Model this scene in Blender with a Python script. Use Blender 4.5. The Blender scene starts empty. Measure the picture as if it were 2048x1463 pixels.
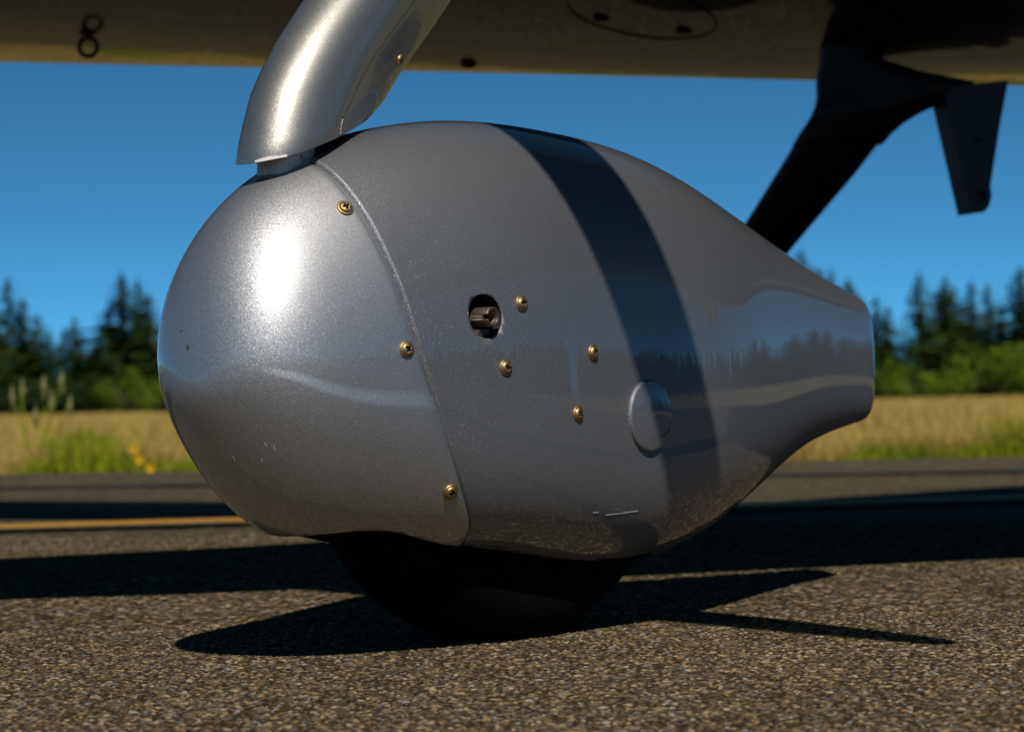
import bpy, bmesh, math, random
import numpy as np
from mathutils import Matrix, Vector

random.seed(7)
rng = np.random.default_rng(7)
scn = bpy.context.scene
col = scn.collection
R = math.radians

# ------------------------------------------------------------------ camera
HC = 0.139
PITCH, ROLL = math.atan((806 - 731.5) / 4836.0), math.atan(33 / 1750.0)
fw = Vector((0, math.cos(PITCH), math.sin(PITCH)))
up0 = Vector((0, -math.sin(PITCH), math.cos(PITCH)))
rt0 = Vector((1, 0, 0))
rt = rt0 * math.cos(ROLL) - up0 * math.sin(ROLL)
up = up0 * math.cos(ROLL) + rt0 * math.sin(ROLL)
cd = bpy.data.cameras.new('camera')
cam = bpy.data.objects.new('camera', cd)
col.objects.link(cam)
cam.matrix_world = Matrix(((rt.x, up.x, -fw.x, 0), (rt.y, up.y, -fw.y, 0), (rt.z, up.z, -fw.z, HC), (0, 0, 0, 1)))
cd.sensor_width = 36
cd.lens = 85
cd.clip_start, cd.clip_end = 0.02, 3000
cd.dof.use_dof = True
cd.dof.focus_distance = 1.32
cd.dof.aperture_fstop = 15.0
cd.dof.aperture_blades = 9
scn.camera = cam

# ------------------------------------------------------------------ sky, sun, exposure
SUN = Vector((0.10, -1.0, 1.12)).normalized()
w = bpy.data.worlds.new('World')
scn.world = w
w.use_nodes = True
nt = w.node_tree
sky = nt.nodes.new('ShaderNodeTexSky')
sky.sky_type = 'NISHITA'
sky.sun_disc = False
sky.sun_elevation = math.asin(SUN.z)
sky.sun_rotation = math.atan2(SUN.x, SUN.y)
sky.altitude = 8000
sky.air_density = 0.6
sky.dust_density = 0.0
sky.ozone_density = 6.0
hs = nt.nodes.new('ShaderNodeMix')      # polarised deep blue of a clear summer sky
hs.data_type = 'RGBA'
hs.blend_type = 'MULTIPLY'
hs.inputs[0].default_value = 1.0
hs.inputs[7].default_value = (.55, 1.22, 1.04, 1)
bg = nt.nodes['Background']
bg.inputs['Strength'].default_value = 0.1
nt.links.new(sky.outputs[0], hs.inputs[6])
nt.links.new(hs.outputs[2], bg.inputs['Color'])
sl = bpy.data.lights.new('sun', 'SUN')
sl.energy = 4.6
sl.angle = R(0.5)
sl.color = (1.0, 0.93, 0.82)
so = bpy.data.objects.new('sun', sl)
col.objects.link(so)
so.rotation_euler = SUN.to_track_quat('Z', 'Y').to_euler()
so.location = (2, -10, 12)
scn.view_settings.view_transform = 'Standard'
scn.view_settings.look = 'None'
scn.view_settings.exposure = -0.1
scn.view_settings.gamma = 1
scn.view_settings.use_curve_mapping = False
scn.cycles.max_bounces = 8
scn.cycles.sample_clamp_indirect = 6


# ------------------------------------------------------------------ materials
class NT:
    def __init__(s, name):
        s.m = bpy.data.materials.new(name)
        s.m.use_nodes = True
        s.t = s.m.node_tree
        s.b = s.t.nodes['Principled BSDF']

    def n(s, typ, **kw):
        nd = s.t.nodes.new(typ)
        for k, v in kw.items():
            setattr(nd, k, v)
        return nd

    def l(s, a, b):
        s.t.links.new(a, b)

    def set(s, **kw):
        for k, v in kw.items():
            s.b.inputs[k.replace('_', ' ')].default_value = v

    def coord(s):
        return s.n('ShaderNodeTexCoord').outputs['Object']

    def noise(s, scale, detail=3, rough=.55, co=None, mapping=None):
        nd = s.n('ShaderNodeTexNoise')
        nd.inputs['Scale'].default_value = scale
        nd.inputs['Detail'].default_value = detail
        nd.inputs['Roughness'].default_value = rough
        c = co or s.coord()
        if mapping:
            mp = s.n('ShaderNodeMapping')
            mp.inputs['Scale'].default_value = mapping
            s.l(c, mp.inputs[0])
            c = mp.outputs[0]
        s.l(c, nd.inputs['Vector'])
        return nd.outputs['Fac']

    def ramp(s, fac, stops):
        nd = s.n('ShaderNodeValToRGB')
        e = nd.color_ramp.elements
        while len(e) < len(stops):
            e.new(0.5)
        for i, (p, c) in enumerate(stops):
            e[i].position = p
            e[i].color = c if len(c) == 4 else (*c, 1)
        s.l(fac, nd.inputs[0])
        return nd.outputs[0]

    def mix(s, fac, a, b, mode='MIX'):
        nd = s.n('ShaderNodeMix', data_type='RGBA', blend_type=mode)
        for sock, v in ((nd.inputs['Factor'], fac), (nd.inputs['A'], a), (nd.inputs['B'], b)):
            pass
        for idx, v in ((0, fac), (6, a), (7, b)):
            if isinstance(v, (int, float)):
                nd.inputs[idx].default_value = v
            elif isinstance(v, tuple):
                nd.inputs[idx].default_value = (*v, 1)
            else:
                s.l(v, nd.inputs[idx])
        return nd.outputs[2]

    def math(s, op, a, b=0.0, c=None):
        nd = s.n('ShaderNodeMath', operation=op)
        for i, v in enumerate((a, b) if c is None else (a, b, c)):
            if isinstance(v, (int, float)):
                nd.inputs[i].default_value = v
            else:
                s.l(v, nd.inputs[i])
        return nd.outputs[0]

    def bump(s, h, strength=.3, dist=.001):
        nd = s.n('ShaderNodeBump')
        nd.inputs['Strength'].default_value = strength
        nd.inputs['Distance'].default_value = dist
        s.l(h, nd.inputs['Height'])
        s.l(nd.outputs[0], s.b.inputs['Normal'])


def simple(name, c, rough=.5, metal=0.0, coat=0.0, spec=.5):
    k = NT(name)
    k.set(Base_Color=(*c, 1), Roughness=rough, Metallic=metal, Coat_Weight=coat, Coat_Roughness=.02)
    k.b.inputs['Specular IOR Level'].default_value = spec
    return k.m


def silver_paint(name, base=(.086, .091, .101), metal=(.56, .57, .61), share=.25, dirt=0.0, rough=.5, flake=.24, glint=.8):
    """silver paint: dull grey binder and bright metal flakes, each flake cell with its own tilt, under clear coat"""
    k = NT(name)
    co = k.coord()
    geo = k.n('ShaderNodeNewGeometry')

    def flakes(scale):
        v = k.n('ShaderNodeTexVoronoi')
        v.inputs['Scale'].default_value = scale
        k.l(co, v.inputs['Vector'])
        return v.outputs['Color']
    f1 = flakes(4800.0)
    f2 = flakes(2900.0)

    def off(c, amt):
        a = k.n('ShaderNodeVectorMath', operation='SUBTRACT')
        k.l(c, a.inputs[0])
        a.inputs[1].default_value = (.5, .5, .5)
        b = k.n('ShaderNodeVectorMath', operation='SCALE')
        k.l(a.outputs[0], b.inputs[0])
        if isinstance(amt, float):
            b.inputs['Scale'].default_value = amt
        else:
            k.l(amt, b.inputs['Scale'])
        return b.outputs[0]
    sep = k.n('ShaderNodeSeparateColor')
    k.l(f2, sep.inputs[0])
    few = k.math('MULTIPLY', k.math('GREATER_THAN', sep.outputs[2], .93), glint)
    add = k.n('ShaderNodeVectorMath', operation='ADD')
    k.l(off(f1, flake * 2), add.inputs[0])
    k.l(off(f2, few), add.inputs[1])
    add2 = k.n('ShaderNodeVectorMath', operation='ADD')
    k.l(add.outputs[0], add2.inputs[0])
    k.l(geo.outputs['Normal'], add2.inputs[1])
    nrm = k.n('ShaderNodeVectorMath', operation='NORMALIZE')
    k.l(add2.outputs[0], nrm.inputs[0])
    peel = k.noise(260, 2, .5, co)
    bp = k.n('ShaderNodeBump')
    bp.inputs['Strength'].default_value = .04
    bp.inputs['Distance'].default_value = .0004
    k.l(peel, bp.inputs['Height'])
    mb = k.n('ShaderNodeBsdfPrincipled')
    mx = k.n('ShaderNodeMixShader')
    var = k.noise(14, 4, .6, co)
    c = k.mix(var, tuple(x * .93 for x in base), tuple(x * 1.07 for x in base))
    sp = k.n('ShaderNodeSeparateColor')
    k.l(f1, sp.inputs[0])
    br = k.math('MULTIPLY_ADD', sp.outputs[0], .5, .75)
    c = k.mix(1.0, c, br, 'MULTIPLY')
    cm = k.mix(1.0, metal, br, 'MULTIPLY')
    fac = share
    if dirt:
        # road film thrown up on the lowest part of the shell: streaks and specks
        z = k.n('ShaderNodeSeparateXYZ')
        k.l(co, z.inputs[0])
        low = k.n('ShaderNodeMapRange')
        low.inputs['From Min'].default_value = .125
        low.inputs['From Max'].default_value = .065
        k.l(z.outputs[2], low.inputs[0])
        st = k.noise(520, 3, .6, co, (1, 1, .4))
        film = k.noise(26, 4, .6, co)
        m = k.math('MULTIPLY', k.ramp(st, [(.56, (0, 0, 0)), (.68, (1, 1, 1))]), low.outputs[0])
        m2 = k.math('MULTIPLY', k.ramp(film, [(.42, (0, 0, 0)), (.8, (1, 1, 1))]), low.outputs[0])
        m = k.math('MINIMUM', k.math('ADD', k.math('MULTIPLY', m, .5 * dirt), k.math('MULTIPLY', m2, .35 * dirt)), 1.0)
        c = k.mix(m, c, (.13, .10, .07))
        fac = k.math('MULTIPLY_ADD', m, -share, share)
    for b_ in (k.b, mb):
        b_.inputs['Coat Weight'].default_value = 1.0
        b_.inputs['Coat Roughness'].default_value = .015
        b_.inputs['Coat IOR'].default_value = 1.5
        b_.inputs['Roughness'].default_value = rough
        k.l(bp.outputs[0], b_.inputs['Coat Normal'])
        if dirt:
            k.l(k.math('MULTIPLY_ADD', m, .12, .015), b_.inputs['Coat Roughness'])
            k.l(k.math('MULTIPLY_ADD', m, -.7, 1.0), b_.inputs['Coat Weight'])
    k.b.inputs['Specular IOR Level'].default_value = .1
    mb.inputs['Metallic'].default_value = 1.0
    k.l(nrm.outputs[0], mb.inputs['Normal'])
    k.l(c, k.b.inputs['Base Color'])
    k.l(cm, mb.inputs['Base Color'])
    if isinstance(fac, float):
        mx.inputs[0].default_value = fac
    else:
        k.l(fac, mx.inputs[0])
    k.l(k.b.outputs[0], mx.inputs[1])
    k.l(mb.outputs[0], mx.inputs[2])
    k.l(mx.outputs[0], k.t.nodes['Material Output'].inputs['Surface'])
    return k.m


M = {}
M['silver'] = silver_paint('silver_paint', dirt=.3)
M['silver_nose'] = silver_paint('silver_paint_dirty', base=(.050, .053, .058), metal=(.59, .60, .63), share=.78, dirt=.8, flake=.12, rough=.54, glint=.3)
M['silver_leg'] = silver_paint('silver_paint_leg', base=(.085, .084, .083), metal=(.56, .55, .52), share=.60, flake=.08, rough=.48, glint=.2)
M['inside'] = simple('fairing_inside', (.02, .02, .021), .7)
M['black'] = simple('black_bracket', (.008, .0085, .009), .5, spec=.25)


def glossy_dark():
    k = NT('dark_gloss_paint')
    h = k.noise(3.0, 2, .5)
    k.set(Base_Color=(.010, .010, .011, 1), Roughness=.3, Coat_Weight=.70, Coat_Roughness=.012, Coat_IOR=1.5)
    k.b.inputs['Specular IOR Level'].default_value = .1
    k.bump(h, .05, .02)
    return k.m


M['gloss'] = glossy_dark()


def rubber():
    k = NT('tyre_rubber')
    h = k.noise(300, 3, .6)
    c = k.ramp(k.noise(40, 3), [(.3, (.0025, .0025, .0025)), (.8, (.005, .0047, .0044))])
    k.l(c, k.b.inputs['Base Color'])
    k.set(Roughness=.85)
    k.b.inputs['Specular IOR Level'].default_value = .05
    k.bump(h, .3, .0006)
    return k.m


M['rubber'] = rubber()


def brass():
    k = NT('zinc_yellow_screw')
    n = k.noise(900, 3, .6)
    c = k.ramp(n, [(.3, (.30, .19, .075)), (.6, (.48, .34, .16)), (.85, (.20, .12, .05))])
    k.l(c, k.b.inputs['Base Color'])
    k.set(Metallic=1.0, Roughness=.5)
    k.bump(n, .15, .0003)
    return k.m


M['brass'] = brass()
M['recess'] = simple('screw_recess', (.012, .010, .008), .6)


def steel_brown():
    k = NT('rusty_steel')
    n = k.noise(500, 4, .6)
    c = k.ramp(n, [(.3, (.10, .075, .055)), (.55, (.17, .13, .10)), (.8, (.09, .045, .025))])
    k.l(c, k.b.inputs['Base Color'])
    k.set(Metallic=.75, Roughness=.45)
    k.bump(n, .2, .0003)
    return k.m


M['steel'] = steel_brown()


def white_leg():
    k = NT('chipped_white_enamel')
    n = k.noise(160, 5, .65)
    c = k.ramp(n, [(.33, (.12, .09, .065)), (.42, (.60, .57, .53)), (.8, (.70, .67, .64))])
    k.l(c, k.b.inputs['Base Color'])
    k.set(Roughness=.35)
    return k.m


M['white'] = white_leg()
M['primer'] = simple('bare_primer', (.62, .60, .58), .5)
M['crack'] = simple('paint_crack', (.045, .038, .022), .8)
M['scratch'] = simple('scratch_white', (.55, .54, .52), .6)


def asphalt(vcol):
    k = NT('asphalt_' + ('near' if vcol else 'far'))
    co = k.coord()
    big = k.noise(1.1, 4, .6, co)
    mid = k.noise(9, 4, .6, co)
    if vcol:
        at = k.n('ShaderNodeAttribute', attribute_name='stone')
        c = at.outputs['Color']
    else:
        v = k.n('ShaderNodeTexVoronoi')
        v.inputs['Scale'].default_value = 170
        k.l(co, v.inputs['Vector'])
        sp = k.n('ShaderNodeSeparateColor')
        k.l(v.outputs['Color'], sp.inputs[0])
        c = k.ramp(sp.outputs[0], [(.0, (.035, .031, .025)), (.35, (.10, .084, .055)), (.7, (.165, .136, .088)), (1.0, (.30, .255, .17))])
        d = k.ramp(v.outputs['Distance'], [(.0, (1, 1, 1)), (.75, (.35, .35, .35))])
        c = k.mix(1.0, c, d, 'MULTIPLY')
        k.bump(k.math('MULTIPLY', v.outputs['Distance'], -1.0), .6, .002)
    sh = k.ramp(big, [(.3, (.84, .84, .85)), (.7, (1.12, 1.1, 1.06))])
    c = k.mix(1.0, c, sh, 'MULTIPLY')
    sh2 = k.ramp(mid, [(.3, (.88, .88, .88)), (.7, (1.1, 1.1, 1.1))])
    c = k.mix(1.0, c, sh2, 'MULTIPLY')
    k.l(c, k.b.inputs['Base Color'])
    k.set(Roughness=1.0)
    k.b.inputs['Specular IOR Level'].default_value = .04
    return k.m


M['asph_near'] = asphalt(True)
M['asph_far'] = asphalt(False)


def worn(name, c1, c2, scale, rough=.8, lo=.35, hi=.65):
    k = NT(name)
    n = k.noise(scale, 5, .65)
    k.l(k.ramp(n, [(lo, c1), (hi, c2)]), k.b.inputs['Base Color'])
    k.set(Roughness=rough)
    k.b.inputs['Specular IOR Level'].default_value = .25
    k.bump(n, .3, .003)
    return k.m


M['yellow'] = worn('worn_yellow_line_paint', (.30, .145, .012), (.42, .215, .02), 40)
M['tar'] = worn('tar_sealed_joint', (.04, .037, .033), (.06, .055, .05), 30)
M['field'] = worn('dry_field_soil', (.23, .18, .065), (.15, .13, .045), .9)


def foliage(name, c1, c2, scale=.9, trans=.15):
    k = NT(name)
    oi = k.n('ShaderNodeObjectInfo')
    n = k.noise(scale, 4, .6)
    c = k.ramp(n, [(.3, c1), (.7, c2)])
    r = k.math('MULTIPLY_ADD', oi.outputs['Random'], .5, .75)
    c = k.mix(1.0, c, r, 'MULTIPLY')
    k.l(c, k.b.inputs['Base Color'])
    k.set(Roughness=.8)
    k.b.inputs['Specular IOR Level'].default_value = .04
    return k.m


M['conifer'] = foliage('conifer_needles', (.015, .031, .006), (.048, .072, .013), .6)
M['shrub'] = foliage('shrub_leaves', (.042, .080, .006), (.125, .18, .014), .7)
M['under'] = foliage('undergrowth_leaves', (.008, .018, .005), (.024, .042, .008), .7)
M['bark'] = worn('bark', (.05, .035, .025), (.09, .07, .05), 6)
M['dry'] = foliage('dry_grass_blades', (.35, .245, .065), (.52, .39, .12), 6)
M['green'] = foliage('green_grass_blades', (.08, .13, .006), (.24, .28, .012), 6)
M['seed'] = simple('pale_seed_heads', (.15, .15, .05), .8)
M['petal'] = simple('yellow_petals', (.65, .40, .008), .6)


# ------------------------------------------------------------------ object helpers
def mesh(name, verts, faces, mats, smooth=True):
    me = bpy.data.meshes.new(name)
    me.from_pydata([tuple(map(float, v)) for v in verts], [], [tuple(map(int, f)) for f in faces])
    for m in (mats if isinstance(mats, (list, tuple)) else [mats]):
        me.materials.append(m)
    if smooth:
        me.polygons.foreach_set('use_smooth', [True] * len(me.polygons))
    me.update()
    return me


def link(name, me, parent=None, mat=None, kind=None, label=None, cat=None, group=None):
    o = bpy.data.objects.new(name, me)
    col.objects.link(o)
    if parent is not None:
        o.parent = parent
        if parent.type == 'EMPTY':
            o.matrix_parent_inverse = Matrix.Translation(-parent.location)
    if mat is not None:
        o.matrix_basis = mat
    tag(o, kind, label, cat, group)
    return o


def tag(o, kind=None, label=None, cat=None, group=None):
    for k, v in (('kind', kind), ('label', label), ('category', cat), ('group', group)):
        if v:
            o[k] = v
    return o


def empty(name, loc, label, cat, group=None):
    o = bpy.data.objects.new(name, None)
    o.empty_display_size = .1
    o.location = loc
    col.objects.link(o)
    return tag(o, None, label, cat, group)


def grid_faces(nu, nv, closed_v=True):
    F = []
    for i in range(nu - 1):
        for j in range(nv if closed_v else nv - 1):
            a, b = i * nv + j, i * nv + (j + 1) % nv
            F.append((a, b, b + nv, a + nv))
    return F


def recalc(me):
    bm = bmesh.new()
    bm.from_mesh(me)
    bmesh.ops.recalc_face_normals(bm, faces=bm.faces)
    bm.to_mesh(me)
    bm.free()
    me.update()
    return me


def lathe(profile, n=32, axis='z'):
    """profile [(r,z)] -> verts, faces; poles closed when r==0"""
    V, F = [], []
    for r, z in profile:
        for j in range(n):
            a = 2 * math.pi * j / n
            V.append((r * math.cos(a), r * math.sin(a), z))
    F = grid_faces(len(profile), n)
    return V, F


def cyl_between(p, q, r0, r1, n=10, cap=True):
    p, q = Vector(p), Vector(q)
    d = (q - p).normalized()
    a = d.orthogonal().normalized()
    b = d.cross(a)
    V = []
    for c, r in ((p, r0), (q, r1)):
        for j in range(n):
            t = 2 * math.pi * j / n
            V.append(c + (a * math.cos(t) + b * math.sin(t)) * r)
    F = [(j, (j + 1) % n, n + (j + 1) % n, n + j) for j in range(n)]
    if cap:
        F += [tuple(range(n))[::-1], tuple(range(n, 2 * n))]
    return V, F


def join(parts):
    V, F = [], []
    for v, f in parts:
        o = len(V)
        V += list(v)
        F += [tuple(i + o for i in q) for q in f]
    return V, F


def boolean(me, cutters, op='DIFFERENCE'):
    o = bpy.data.objects.new('tmp', me)
    col.objects.link(o)
    cs = []
    for c in cutters:
        k = bpy.data.objects.new('cut', c)
        col.objects.link(k)
        cs.append(k)
        md = o.modifiers.new('b', 'BOOLEAN')
        md.operation = op
        md.solver = 'EXACT'
        md.object = k
    dg = bpy.context.evaluated_depsgraph_get()
    dg.update()
    res = bpy.data.meshes.new_from_object(o.evaluated_get(dg))
    for x in [o] + cs:
        bpy.data.objects.remove(x)
    return res


def frame(P, n, upv=(0, 0, 1), spin=0.0):
    """matrix with local z along n at P"""
    n = Vector(n).normalized()
    x = Vector(upv).cross(n).normalized()
    y = n.cross(x)
    m = Matrix(((x.x, y.x, n.x, P[0]), (x.y, y.y, n.y, P[1]), (x.z, y.z, n.z, P[2]), (0, 0, 0, 1)))
    return m @ Matrix.Rotation(spin, 4, 'Z')


# ------------------------------------------------------------------ ground
def edge_y(x):
    return 5.54 - .07 * x


FY = -60.0
me = mesh('grass_field', [(-700, -700, -.06), (700, -700, -.06), (700, 900, -.06), (-700, 900, -.06)], [(0, 1, 2, 3)], M['field'])
link('grass_field', me, kind='structure')
# apron: wide sheet
xs = [-80, -20, -6, -2, 0, 2, 6, 20, 80]
V = [(x, FY, -.0035) for x in xs] + [(x, edge_y(x) + (.04 * math.sin(3 * x)), -.0035) for x in xs]
V += [(x, edge_y(x) + .05, -.09) for x in xs]
n = len(xs)
F = [(i, i + 1, n + i + 1, n + i) for i in range(n - 1)] + [(n + i, n + i + 1, 2 * n + i + 1, 2 * n + i) for i in range(n - 1)]
apron = link('apron', mesh('apron', V, F, M['asph_far'], False), kind='structure')


def stones_patch(x0, x1, y0, y1, step, cell, name):
    """asphalt surface with every stone of the aggregate as relief, one colour per stone"""
    nx, ny = int((x1 - x0) / step), int((y1 - y0) / step)
    X, Y = np.meshgrid(np.linspace(x0, x1, nx), np.linspace(y0, y1, ny))
    Z = np.zeros_like(X)
    C = np.zeros(X.shape + (3,))
    for c, hh in ((cell, .0013),):
        gx, gy = int((x1 - x0) / c) + 5, int((y1 - y0) / c) + 5
        jx, jy = rng.random((gy, gx)), rng.random((gy, gx))
        hgt = rng.random((gy, gx))
        tone = rng.random((gy, gx))
        hue = rng.random((gy, gx))
        rad = rng.uniform(.42, .72, (gy, gx))
        fx, fy = (X - x0) / c + 1, (Y - y0) / c + 1
        ix, iy = fx.astype(int), fy.astype(int)
        best = np.full(X.shape, 9.)
        bi = np.zeros(X.shape, int)
        bj = np.zeros(X.shape, int)
        for dy in (-1, 0, 1):
            for dx in (-1, 0, 1):
                a, b = iy + dy, ix + dx
                dd = np.hypot(fx - (b + jx[a, b]), fy - (a + jy[a, b])) / rad[a, b]
                m = dd < best
                best = np.where(m, dd, best)
                bi = np.where(m, a, bi)
                bj = np.where(m, b, bj)
        dome = np.sqrt(np.clip(1 - np.clip(best, 0, 1) ** 2, 0, 1))
        hsel = hgt[bi, bj]
        Z += hh * (dome * (.45 + .55 * hsel)) - hh * .75
        t = tone[bi, bj]
        h = hue[bi, bj]
        lum = .020 + .20 * t ** 1.9 + .14 * np.clip(t - .87, 0, 1) / .13 * (t > .87)
        warm = np.stack([np.ones_like(h), .825 - .11 * h, .29 + .30 * (1 - h)], -1)
        warm = np.where((h > .94)[..., None], np.array([1.15, .70, .34]), warm)
        warm = np.where((h < .10)[..., None], np.array([.85, .86, .85]), warm)
        C = lum[..., None] * warm * 1.08
        gap = np.clip((best - .75) / .35, 0, 1)[..., None]
        C = C * (1 - gap) + np.array([.030, .026, .018]) * gap
    # scattered larger pale stones
    c = cell * 2.4
    gx, gy = int((x1 - x0) / c) + 5, int((y1 - y0) / c) + 5
    jx, jy, on, rd = rng.random((gy, gx)), rng.random((gy, gx)), rng.random((gy, gx)), rng.uniform(.16, .40, (gy, gx))
    fx, fy = (X - x0) / c + 1, (Y - y0) / c + 1
    ix, iy = fx.astype(int), fy.astype(int)
    for dy in (-1, 0, 1):
        for dx in (-1, 0, 1):
            a, b = iy + dy, ix + dx
            dd = np.hypot(fx - (b + jx[a, b]), (fy - (a + jy[a, b])) * 1.2) / rd[a, b]
            m = (dd < 1) & (on[a, b] < .05)
            Z = np.where(m, np.maximum(Z, -.0007 + .0010 * np.sqrt(np.clip(1 - dd * dd, 0, 1))), Z)
            k = (on[a, b] / .05)[..., None]
            pal = np.where(k < .4, np.array([.30, .27, .21]), np.where(k < .7, np.array([.24, .17, .08]), np.array([.10, .10, .10])))
            C = np.where(m[..., None], pal, C)
    Z += .0012 * np.sin(X * 7 + 1) * np.sin(Y * 5)
    me = bpy.data.meshes.new(name)
    nv = nx * ny
    me.vertices.add(nv)
    me.vertices.foreach_set('co', np.stack([X, Y, Z], -1).astype(np.float32).ravel())
    i = np.arange(nv).reshape(ny, nx)
    q = np.stack([i[:-1, :-1], i[:-1, 1:], i[1:, 1:], i[1:, :-1]], -1).reshape(-1, 4)
    me.loops.add(q.size)
    me.loops.foreach_set('vertex_index', q.astype(np.int32).ravel())
    me.polygons.add(len(q))
    me.polygons.foreach_set('loop_start', np.arange(0, q.size, 4, dtype=np.int32))
    me.polygons.foreach_set('use_smooth', np.ones(len(q), bool))
    at = me.color_attributes.new('stone', 'FLOAT_COLOR', 'POINT')
    at.data.foreach_set('color', np.concatenate([C.reshape(-1, 3), np.ones((nv, 1))], 1).astype(np.float32).ravel())
    me.materials.append(M['asph_near'])
    me.update()
    me.validate()
    return me


p1 = link('aggregate', stones_patch(-.33, .35, .95, 1.56, .0009, .0025, 'aggregate'), apron, kind='stuff')
p2 = link('aggregate', stones_patch(-.60, .62, 1.5606, 2.70, .0019, .0036, 'aggregate'), apron, kind='stuff')


def strip(name, p, q, wd, z, mat, seg=24, wob=.004):
    p, q = Vector((*p, z)), Vector((*q, z))
    d = (q - p).normalized()
    s = Vector((-d.y, d.x, 0))
    V, F = [], []
    for i in range(seg + 1):
        c = p.lerp(q, i / seg)
        for k in (-1, 1):
            V.append(c + s * (k * wd / 2 + random.uniform(-wob, wob)))
    for i in range(seg):
        F.append((2 * i, 2 * i + 2, 2 * i + 3, 2 * i + 1))
    return link(name, mesh(name, V, F, mat, False), apron)


d = Vector((.286, .064)).normalized()
c0 = Vector((-.47, 2.925))
strip('yellow_line', c0 - d * 30, c0 + d * 30, .10, .0042, M['yellow'], 400)
strip('tar_joint', (-30, 4.42 + 2.0), (30, 4.42 - 1.9), .12, .0008, M['tar'], 300, .012)

# ------------------------------------------------------------------ aircraft
X0, Y0 = -0.16610, 1.25667
ST, CT = 0.626087, 0.779753
AX, NX = Vector((ST, CT, 0)), Vector((CT, -ST, 0))      # aft along the fairing, and out to its left side
LEN, ZN = 0.67732, 0.15209
KN = np.array([0, .14, .28, .42, .54, .65, .75, .84, .92, 1.])
ZT = [0.0, 0.06613, 0.11106, 0.13826, 0.15245, 0.15307, 0.1424, 0.11486, 0.08504, 0.05904]
ZB = [0.0, -0.02863, -0.07446, -0.09607, -0.10481, -0.11676, -0.11186, -0.08533, -0.04988, -0.03041]
BW = [0.0, 0.04095, 0.06409, 0.07888, 0.08598, 0.08377, 0.07835, 0.05579, 0.0326, 0.0120]


def spl(y, x):
    y = np.array(y)
    n = len(KN)
    h = np.diff(KN)
    A = np.zeros((n, n))
    r = np.zeros(n)
    A[0, 0] = A[-1, -1] = 1
    for i in range(1, n - 1):
        A[i, i - 1], A[i, i], A[i, i + 1] = h[i - 1], 2 * (h[i - 1] + h[i]), h[i]
        r[i] = 6 * ((y[i + 1] - y[i]) / h[i] - (y[i] - y[i - 1]) / h[i - 1])
    m = np.linalg.solve(A, r)
    i = np.clip(np.searchsorted(KN, x, side='right') - 1, 0, n - 2)
    a, b = x - KN[i], KN[i + 1] - x
    return (m[i] * b ** 3 + m[i + 1] * a ** 3) / (6 * h[i]) + (y[i] / h[i] - m[i] * h[i] / 6) * b + (y[i + 1] / h[i] - m[i + 1] * h[i] / 6) * a


def shell(s, ph):
    """fairing surface in its own frame: u aft from the nose, v to the side, z height"""
    s, ph = np.asarray(s, float), np.asarray(ph, float)
    zt, zb, b = spl(ZT, s), spl(ZB, s), np.abs(spl(BW, s))
    zm = zt * .46 + zb * .54
    c, sn = np.cos(ph), np.sin(ph)
    g = np.abs(sn)
    k = np.clip((s - .2) / .3, 0, 1)
    k = k * k * (3 - 2 * k)
    n = np.where(sn > 0, 2.0 + .12 * k, 2.0 + 2.8 * np.exp(-((s - .58) / .19) ** 2) * (.25 + .75 * k))
    n = n + 1.3 * np.clip((s - .76) / .2, 0, 1)
    v = b * np.sign(c) * np.clip(1 - g ** n, 0, 1) ** (1 / (2 + .2 * k))
    z = np.where(sn > 0, zm + (zt - zm) * g, zm - (zm - zb) * g)
    return np.stack([LEN * s * s, v, z + ZN], -1)


def shell_n(s, ph):
    e = 1e-3
    s = np.clip(np.asarray(s, float), 2e-3, 1 - 2e-3)
    a = shell(s + e, ph) - shell(s - e, ph)
    b = shell(s, np.asarray(ph) + e) - shell(s, np.asarray(ph) - e)
    n = np.cross(a, b)
    n /= np.linalg.norm(n, axis=-1, keepdims=True) + 1e-12
    cen = np.stack([LEN * s * s, 0 * s, ZN + .5 * (spl(ZT, s) + spl(ZB, s))], -1)
    sg = np.sign(((shell(s, ph) - cen) * n).sum(-1, keepdims=True))
    return n * np.where(sg == 0, 1, sg)


def loc2w(p):
    p = np.asarray(p, float)
    return np.stack([X0 + p[..., 0] * ST + p[..., 1] * CT, Y0 + p[..., 0] * CT - p[..., 1] * ST, p[..., 2]], -1)


def L2W(u, v, z):
    return Vector((X0 + u * ST + v * CT, Y0 + u * CT - v * ST, z))


def n2w(n):
    return Vector((n[0] * ST + n[1] * CT, n[0] * CT - n[1] * ST, n[2]))


# joint between nose cap and rear shell: distance from the nose as a function of the angle round the section
SEAM = [(-1.5708, .505), (-1.3, .497), (-1.108, .4778), (-.995, .4707), (-.908, .4607), (-.733, .4406), (-.445, .412), (-.166, .3891), (.044, .3734), (.227, .3619), (.367, .3548), (.497, .3476), (.637, .3419), (.812, .3366), (.969, .3338), (1.126, .3325), (1.361, .333), (1.5708, .3335)]


def seam_s(ph):
    q = np.where(np.cos(ph) >= 0, np.arctan2(np.sin(ph), np.cos(ph)), np.arctan2(np.sin(ph), -np.cos(ph)))
    return np.interp(q, [a for a, _ in SEAM], [b for _, b in SEAM])


BASE = Vector((X0 + .248 * ST, Y0 + .248 * CT, 0))  #(.248, 0, 0)
plane = empty('light_aircraft', BASE, 'dark glossy light aircraft with silver wheel fairing and black leg standing on the apron', 'aircraft')

NP = 168
PHI = np.linspace(0, 2 * np.pi, NP, endpoint=False)
ss = seam_s(PHI)


def offset_shell(S, P, off):
    return shell(S, P) + shell_n(S, P) * np.asarray(off)[..., None]


def solid(outer_rows, close_first, close_last, th, inner_offset=True):
    pass


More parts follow.
